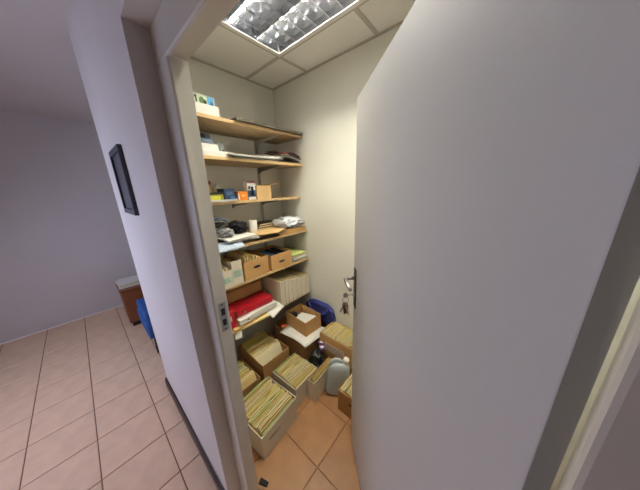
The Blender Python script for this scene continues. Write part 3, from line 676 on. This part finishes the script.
# flattened cartons
fc = lambda u, v: 0.006 * math.sin(2 * v + 1)
sheet('flattened_carton', 'flattened brown carton lying nearest the closet corner on the fourth shelf', 'cardboard', -1.575, 1.255, z4 + 0.0015, 0.33, 0.325, CARD, curl=lambda u, v: 0.0, th=0.032, nx=2, ny=2)
fcn = tag(empty('flattened_carton', (-1.52, 1.0, z4 + 0.036)), 'large flattened pale carton with a dark open edge on the fourth shelf', 'cardboard')
pg = [(-1.425, 0.84), (-1.362, 1.04), (-1.475, 1.245), (-1.70, 1.25), (-1.70, 0.87)]
for z_, mt, pts in ((0.0, mat('dark_carton_inside', (92, 66, 44), 0.8, 0.1), [(x + 0.012 * (y > 1), y + 0.018 * (y > 1)) for x, y in pg]), (0.007, CARD_L, pg)):
    bm = bmesh.new(); bm_prism(bm, [(x + 1.52, y - 1.0) for x, y in pts], z_, z_ + 0.005, 'z'); link('panel', bm, mt, fcn)
sheet('brown_tray_sheet', 'dark brown cardboard sheet lying under the white papers on the fourth shelf', 'cardboard', -1.575, 0.59, z4 + 0.0015, 0.29, 0.44, mat('dark_brown_board', (110, 82, 56), 0.7, 0.1), curl=lambda u, v: 0, th=0.008, nx=2, ny=2)
for i in range(3):
    sheet('paper_sheet', 'loose white sheet beneath the black cloth on the fourth shelf', 'paper', -1.51 + 0.01 * i, 0.78 - 0.02 * i, z4 + 0.030 + 0.012 * i + 0.004, 0.20, 0.24, PAPER, rz=0.12 * (i - 1), curl=lambda u, v: -0.006 * u * u, th=0.003, grp='white sheets under the black cloth')
for i in range(3):
    sheet('blue_leaflet', 'pale blue leaflet drooping over the edge of the fourth shelf', 'leaflet', -1.455 + 0.008 * i, 0.585 + 0.02 * i, z4 + 0.0105 + 0.005 * i, 0.16, 0.22, [PAPER_B, PAPER, PAPER_B][i], rz=0.1 * (i - 1), curl=lambda u, v: -0.12 * max(0, u - 0.55) ** 2, th=0.003, grp='pale blue leaflets at the shelf edge')
lump('black_cloth', 'black crumpled cloth heaped beside the white roll on the fourth shelf', 'cloth', (-1.56, 0.80, z4 + 0.062), (0.07, 0.07, 0.045), BLACKF, 0.75, 1.8, 11)
rl = tag(empty('white_roll', (-1.535, 0.925, z4 + 0.046)), 'white paper roll standing beside the black cloth', 'roll')
bm = bmesh.new(); bm_lathe(bm, [(0.033, 0), (0.034, 0.002), (0.034, 0.098), (0.032, 0.1), (0.014, 0.1), (0.013, 0.096)], 24); link('paper', bm, PAPER, rl)
bm = bmesh.new(); bm_lathe(bm, [(0.012, 0.09), (0.0125, 0.1012), (0.010, 0.1012), (0.009, 0.092)], 16); link('core', bm, CARD, rl)
for i in range(5):
    a = random.uniform(0, 6); pts = []
    for k in range(26):
        t = k / 25; pts.append((-1.60 + 0.07 * math.cos(a + t * 9 + i) * (0.6 + 0.4 * t), 0.655 + 0.065 * math.sin(a + t * 9), z4 + 0.05 + 0.02 * i + 0.05 * abs(math.sin(3 * t + i)) + 0.012 * i * t))
    bm = bmesh.new(); bm_tube(bm, pts, 0.008, 8)
    tag(link('cable_coil', bm, [GREYP, mat('pale_grey_cable', (168, 168, 166), 0.5, 0.05), BLACK, GREYP, BLUEGREY][i]), ['grey cable loosely coiled at the door end of the fourth shelf', 'pale grey cable coiled on the fourth shelf', 'black cable tangled with the grey cables on the fourth shelf', 'grey cable loosely coiled at the door end of the fourth shelf', 'blue-grey cable looped on top of the cable tangle'][i], 'cable', 'cables on the fourth shelf')
lump('grey_cloth', 'grey crumpled cloth beside the black cloth on the fourth shelf', 'cloth', (-1.49, 0.675, z4 + 0.058), (0.045, 0.045, 0.032), mat('grey_fabric', (150, 150, 152), 0.9, 0.1, 20), 0.8, 1.9, 33)
stapler = tag(empty('tape_gun', (-1.60, 0.665, z4 + 0.135), math.radians(25)), 'grey handled tool lying on the cable tangle on the fourth shelf', 'tool')
bm = bmesh.new(); bm_box(bm, -0.02, 0.02, -0.05, 0.06, 0, 0.02); bevel(bm, 0.005, 2); link('body', bm, GREYP, stapler)
bm = bmesh.new(); bm_tube(bm, [(0, -0.04, 0.02), (0, -0.06, 0.045), (0, -0.085, 0.05)], 0.009, 8); link('handle', bm, BLUEGREY, stapler)
for i, (mt, lab) in enumerate([(DKRED, 'dark red book at the bottom of the pile at the back of the fourth shelf'), (GREYBROWN, 'grey-brown book in the middle of the pile on the fourth shelf'), (DARKBOARD, 'dark grey book on top of the pile on the fourth shelf')]):
    bk = tag(empty('book', (-1.655, 1.10 + 0.01 * i, z4 + 0.041 + 0.019 * i), 0.05 * (i - 1)), lab, 'book', 'books on the fourth shelf')
    bm = bmesh.new(); bm_box(bm, -0.07, 0.07, -0.10, 0.10, 0, 0.0025); bm_box(bm, -0.07, 0.07, -0.10, 0.10, 0.0155, 0.018); bm_box(bm, -0.07, -0.0675, -0.10, 0.10, 0.0025, 0.0155); link('cover', bm, mt, bk)
    bm = bmesh.new(); bm_box(bm, -0.067, 0.066, -0.097, 0.097, 0.0026, 0.0154); link('pages', bm, CREAM, bk)
lump('plastic_bag', 'white crumpled plastic bag on the fourth shelf by the closet corner', 'bag', (-1.52, 1.30, z4 + 0.036), (0.115, 0.125, 0.045), mat('white_crumpled_plastic', (236, 238, 242), 0.35, 0.03), 0.95, 1.7, 21)
z5 = 0.9885
def magfile(label, x0, x1, y0, y1, z0, h):
    r_ = tag(empty('magazine_file', ((x0 + x1) / 2, (y0 + y1) / 2, z0)), label, 'magazine file', 'white magazine files')
    a, b = (x1 - x0) / 2, (y1 - y0) / 2; t = 0.003
    bm = bmesh.new(); bm_box(bm, -a, a, -b, b, 0, t)
    bm_box(bm, a - t, a, -b, b, t, h); bm_box(bm, -a, -a + t, -b, b, t, h * 0.55)
    for s in (-1, 1):
        bm_prism(bm, [(-a + t, t), (a - t, t), (a - t, h), (a - 0.06, h), (-a + t, h * 0.55)], s * b - (t if s > 0 else 0), s * b + (0 if s > 0 else t), 'y')
    link('holder', bm, BOX_WHITE, r_)
    bm = bmesh.new(); bm_box(bm, a, a + 0.001, -b + 0.008, b - 0.008, h * 0.30, h * 0.62); lo = link('spine_label', bm, MINT, r_)
    bm = bmesh.new()
    for k in range(3): bm_box(bm, a + 0.001, a + 0.0016, -b + 0.014, b - 0.016 - 0.006 * k, h * (0.36 + 0.08 * k), h * (0.375 + 0.08 * k))
    link('printed_lines', bm, GREYP, lo)
    return r_
magfile('white magazine file with green label nearest the door frame on the fifth shelf', -1.62, -1.385, 0.53, 0.625, z5, 0.135)
magfile('taller white magazine file beside the brown carton on the fifth shelf', -1.62, -1.398, 0.632, 0.712, z5, 0.182)
for (x0, x1, y0, y1, h, lab, g, n) in [(-1.61, -1.40, 0.537, 0.618, 0.15, 'folder standing in the white magazine file nearest the door frame', 'folders in the first magazine file', 3), (-1.61, -1.41, 0.638, 0.706, 0.17, 'folder standing in the taller white magazine file', 'folders in the taller magazine file', 3)]:
    for i in range(n):
        folder((x0 + x1) / 2, y0 + (y1 - y0) * (i + 0.5) / n, z5 + 0.004, (x1 - x0) * 0.95, h * random.uniform(0.9, 1.0), (y1 - y0) / n * 0.7, FOLD[(4, 0, 3)[i % 3]], lab, g, rz=PI / 2)
carton('brown carton with hand hole and buff folders on the fifth shelf', -1.70, -1.405, 0.725, 0.948, z5, 0.15, CARD, handle=('x1', 0.085), rz=math.radians(2))
for i in range(7):
    folder(-1.545, 0.752 + 0.025 * i, z5 + 0.006, 0.26, random.uniform(0.165, 0.205) - 0.008 * i, 0.016, FOLD[(0, 4, 3, 0, 4, 0, 3)[i]], 'folder standing in the carton with hand hole', 'folders in the carton with hand hole', rz=PI / 2 + math.radians(2))
carton('brown carton holding blue and black packs on the fifth shelf', -1.69, -1.40, 0.985, 1.205, z5, 0.135, CARD, handle=('x1', 0.06), rz=math.radians(-2))
for i in range(6):
    c_ = [BLACK, BLUE, NAVYCARD, BLACK, BLUE, INK][i]
    printed_box('pack', ['black pack at the door end of the carton with blue packs', 'bright blue pack beside the black pack in the carton', 'navy pack in the middle of the carton with blue packs', 'black pack between navy and blue packs in the carton', 'bright blue pack near the corner end of the carton', 'black pack at the corner end of the carton'][i], 'pack',
                -1.66, -1.425, 1.003 + 0.031 * i, 1.031 + 0.031 * i, z5 + 0.006, z5 + 0.105 + 0.014 * (i % 2), c_, grp='packs in the blue and black carton')
for i in range(6):
    sheet('paper_bundle', 'loose paper bundle in the pile at the corner end of the fifth shelf', 'papers', -1.565 + 0.01 * (i % 3), 1.318 - 0.003 * i, z5 + 0.001 + 0.0125 * i, 0.29, 0.175 + 0.008 * (i % 2), [PAPER, PAPER_B, PAPER, CREAM, PAPER, FOLD[2]][i], rz=0.05 * ((i % 3) - 1), curl=lambda u, v: 0.0, th=0.0105, nx=2, ny=2, grp='paper pile on the fifth shelf')
z6 = 0.6225
carton('plain brown carton at the back of the lowest shelf', -1.765, -1.60, 0.60, 0.98, z6, 0.22, CARD, flaps=(('x1', 2.9, 0.08), ('x0', 0.15, 0.06)))
sheet('manila_envelope', 'manila envelope drooping over the edge of the lowest shelf', 'envelope', -1.475, 0.74, z6 + 0.002, 0.21, 0.33, FOLD[0], rz=-0.08, curl=lambda u, v: -0.02 * max(0, u - 0.5), th=0.012)
sheet('manila_envelope', 'tan envelope on top of the manila envelope on the lowest shelf', 'envelope', -1.48, 0.72, z6 + 0.016, 0.20, 0.30, FOLD[4], rz=0.05, curl=lambda u, v: -0.015 * max(0, u - 0.5), th=0.012)
def binder(label, loc, rot, w_, h_, th_, mt, grp=None):
    r_ = tag(empty('binder', loc), label, 'binder', grp); r_.rotation_euler = rot
    # lying: w along local x, h along local y, thickness z; spine at +x
    bm = bmesh.new(); bm_box(bm, -w_ / 2, w_ / 2, -h_ / 2, h_ / 2, 0, 0.0025); bm_box(bm, -w_ / 2, w_ / 2, -h_ / 2, h_ / 2, th_ - 0.0025, th_); bm_box(bm, w_ / 2 - 0.0025, w_ / 2, -h_ / 2, h_ / 2, 0.0025, th_ - 0.0025)
    link('cover', bm, mt, r_)
    bm = bmesh.new(); bm_box(bm, -w_ / 2 + 0.004, w_ / 2 - 0.012, -h_ / 2 + 0.005, h_ / 2 - 0.005, 0.003, th_ - 0.006); link('pages', bm, CREAM, r_)
    bm = bmesh.new(); bm_tube(bm, [(w_ / 2 - 0.001, -h_ * 0.3, th_ / 2), (w_ / 2 + 0.0015, -h_ * 0.3, th_ / 2)], 0.009, 14); link('finger_ring', bm, STEEL, r_)
    return r_
binder('white binder lying flat beneath the red binder on the lowest shelf', (-1.475, 0.80, z6 + 0.036), (0.0, 0.0, 0.04), 0.19, 0.36, 0.042, PAPER)
binder('red binder lying flat on the white binder on the lowest shelf', (-1.495, 0.795, z6 + 0.090), (0.0, 0.0, -0.02), 0.17, 0.33, 0.046, RED)
printed_box('red_box', 'red upright box at the door end of the lowest shelf', 'box', -1.56, -1.405, 0.46, 0.612, z6, z6 + 0.175, RED, [('pale_label', 0.3, 0.8, 0.5, 0.75, mat('pinkish_label', (220, 190, 190), 0.6, 0.04))])
sheet('paper_sheet', 'white sheet hanging over the edge of the lowest shelf', 'paper', -1.425, 0.945, z6 + 0.004, 0.17, 0.16, PAPER, rz=0.25, curl=lambda u, v: 0.02 + 0.012 * v - 0.03 * max(0, u) ** 2, th=0.002)
sheet('paper_scrap', 'small white scrap hanging from the manila envelope at the shelf edge', 'paper', -1.415, 0.615, z6 + 0.0, 0.10, 0.05, PAPER, rz=-0.4, curl=lambda u, v: 0.001 - 0.05 * max(0, u + 0.1) ** 2, th=0.002, tilt=(0, 0))
yy = 1.03
for i in range(7):
    th_ = (0.052, 0.038, 0.05, 0.055, 0.058, 0.06, 0.062)[i]; h_ = (0.245, 0.24, 0.232, 0.225, 0.215, 0.205, 0.195)[i]
    r_ = tag(empty('file_binder', (-1.53, yy + th_ / 2, z6 + 0.0005)), 'white spined file on the lowest shelf, ' + ('seventh', 'sixth', 'fifth', 'fourth', 'third', 'second', 'first')[i] + ' of the row counting from the back wall', 'binder', 'white files on the lowest shelf')
    a = 0.155; b = th_ / 2 - 0.0012
    bm = bmesh.new(); bm_box(bm, -a, a, -b, -b + 0.0025, 0, h_); bm_box(bm, -a, a, b - 0.0025, b, 0, h_); bm_box(bm, a - 0.0025, a, -b + 0.0025, b - 0.0025, 0, h_)
    bm.faces.ensure_lookup_table(); bevel(bm, 0.0008, 1); link('cover', bm, BOX_WHITE, r_)
    bm = bmesh.new()
    nsh = 5
    for k in range(nsh):
        w0 = -b + 0.0035 + (2 * b - 0.007) * k / nsh
        bm_box(bm, -a + 0.004, a - 0.006, w0, w0 + (2 * b - 0.007) / nsh * 0.85, 0.002, h_ - 0.012 - 0.006 * random.random(), k % 3)
    link('papers', bm, [FOLD[2], FOLD[4], FOLD[1]], r_)
    yy += th_
print('folders', len([o for o in bpy.data.objects if o.name.startswith('file_folder')]))
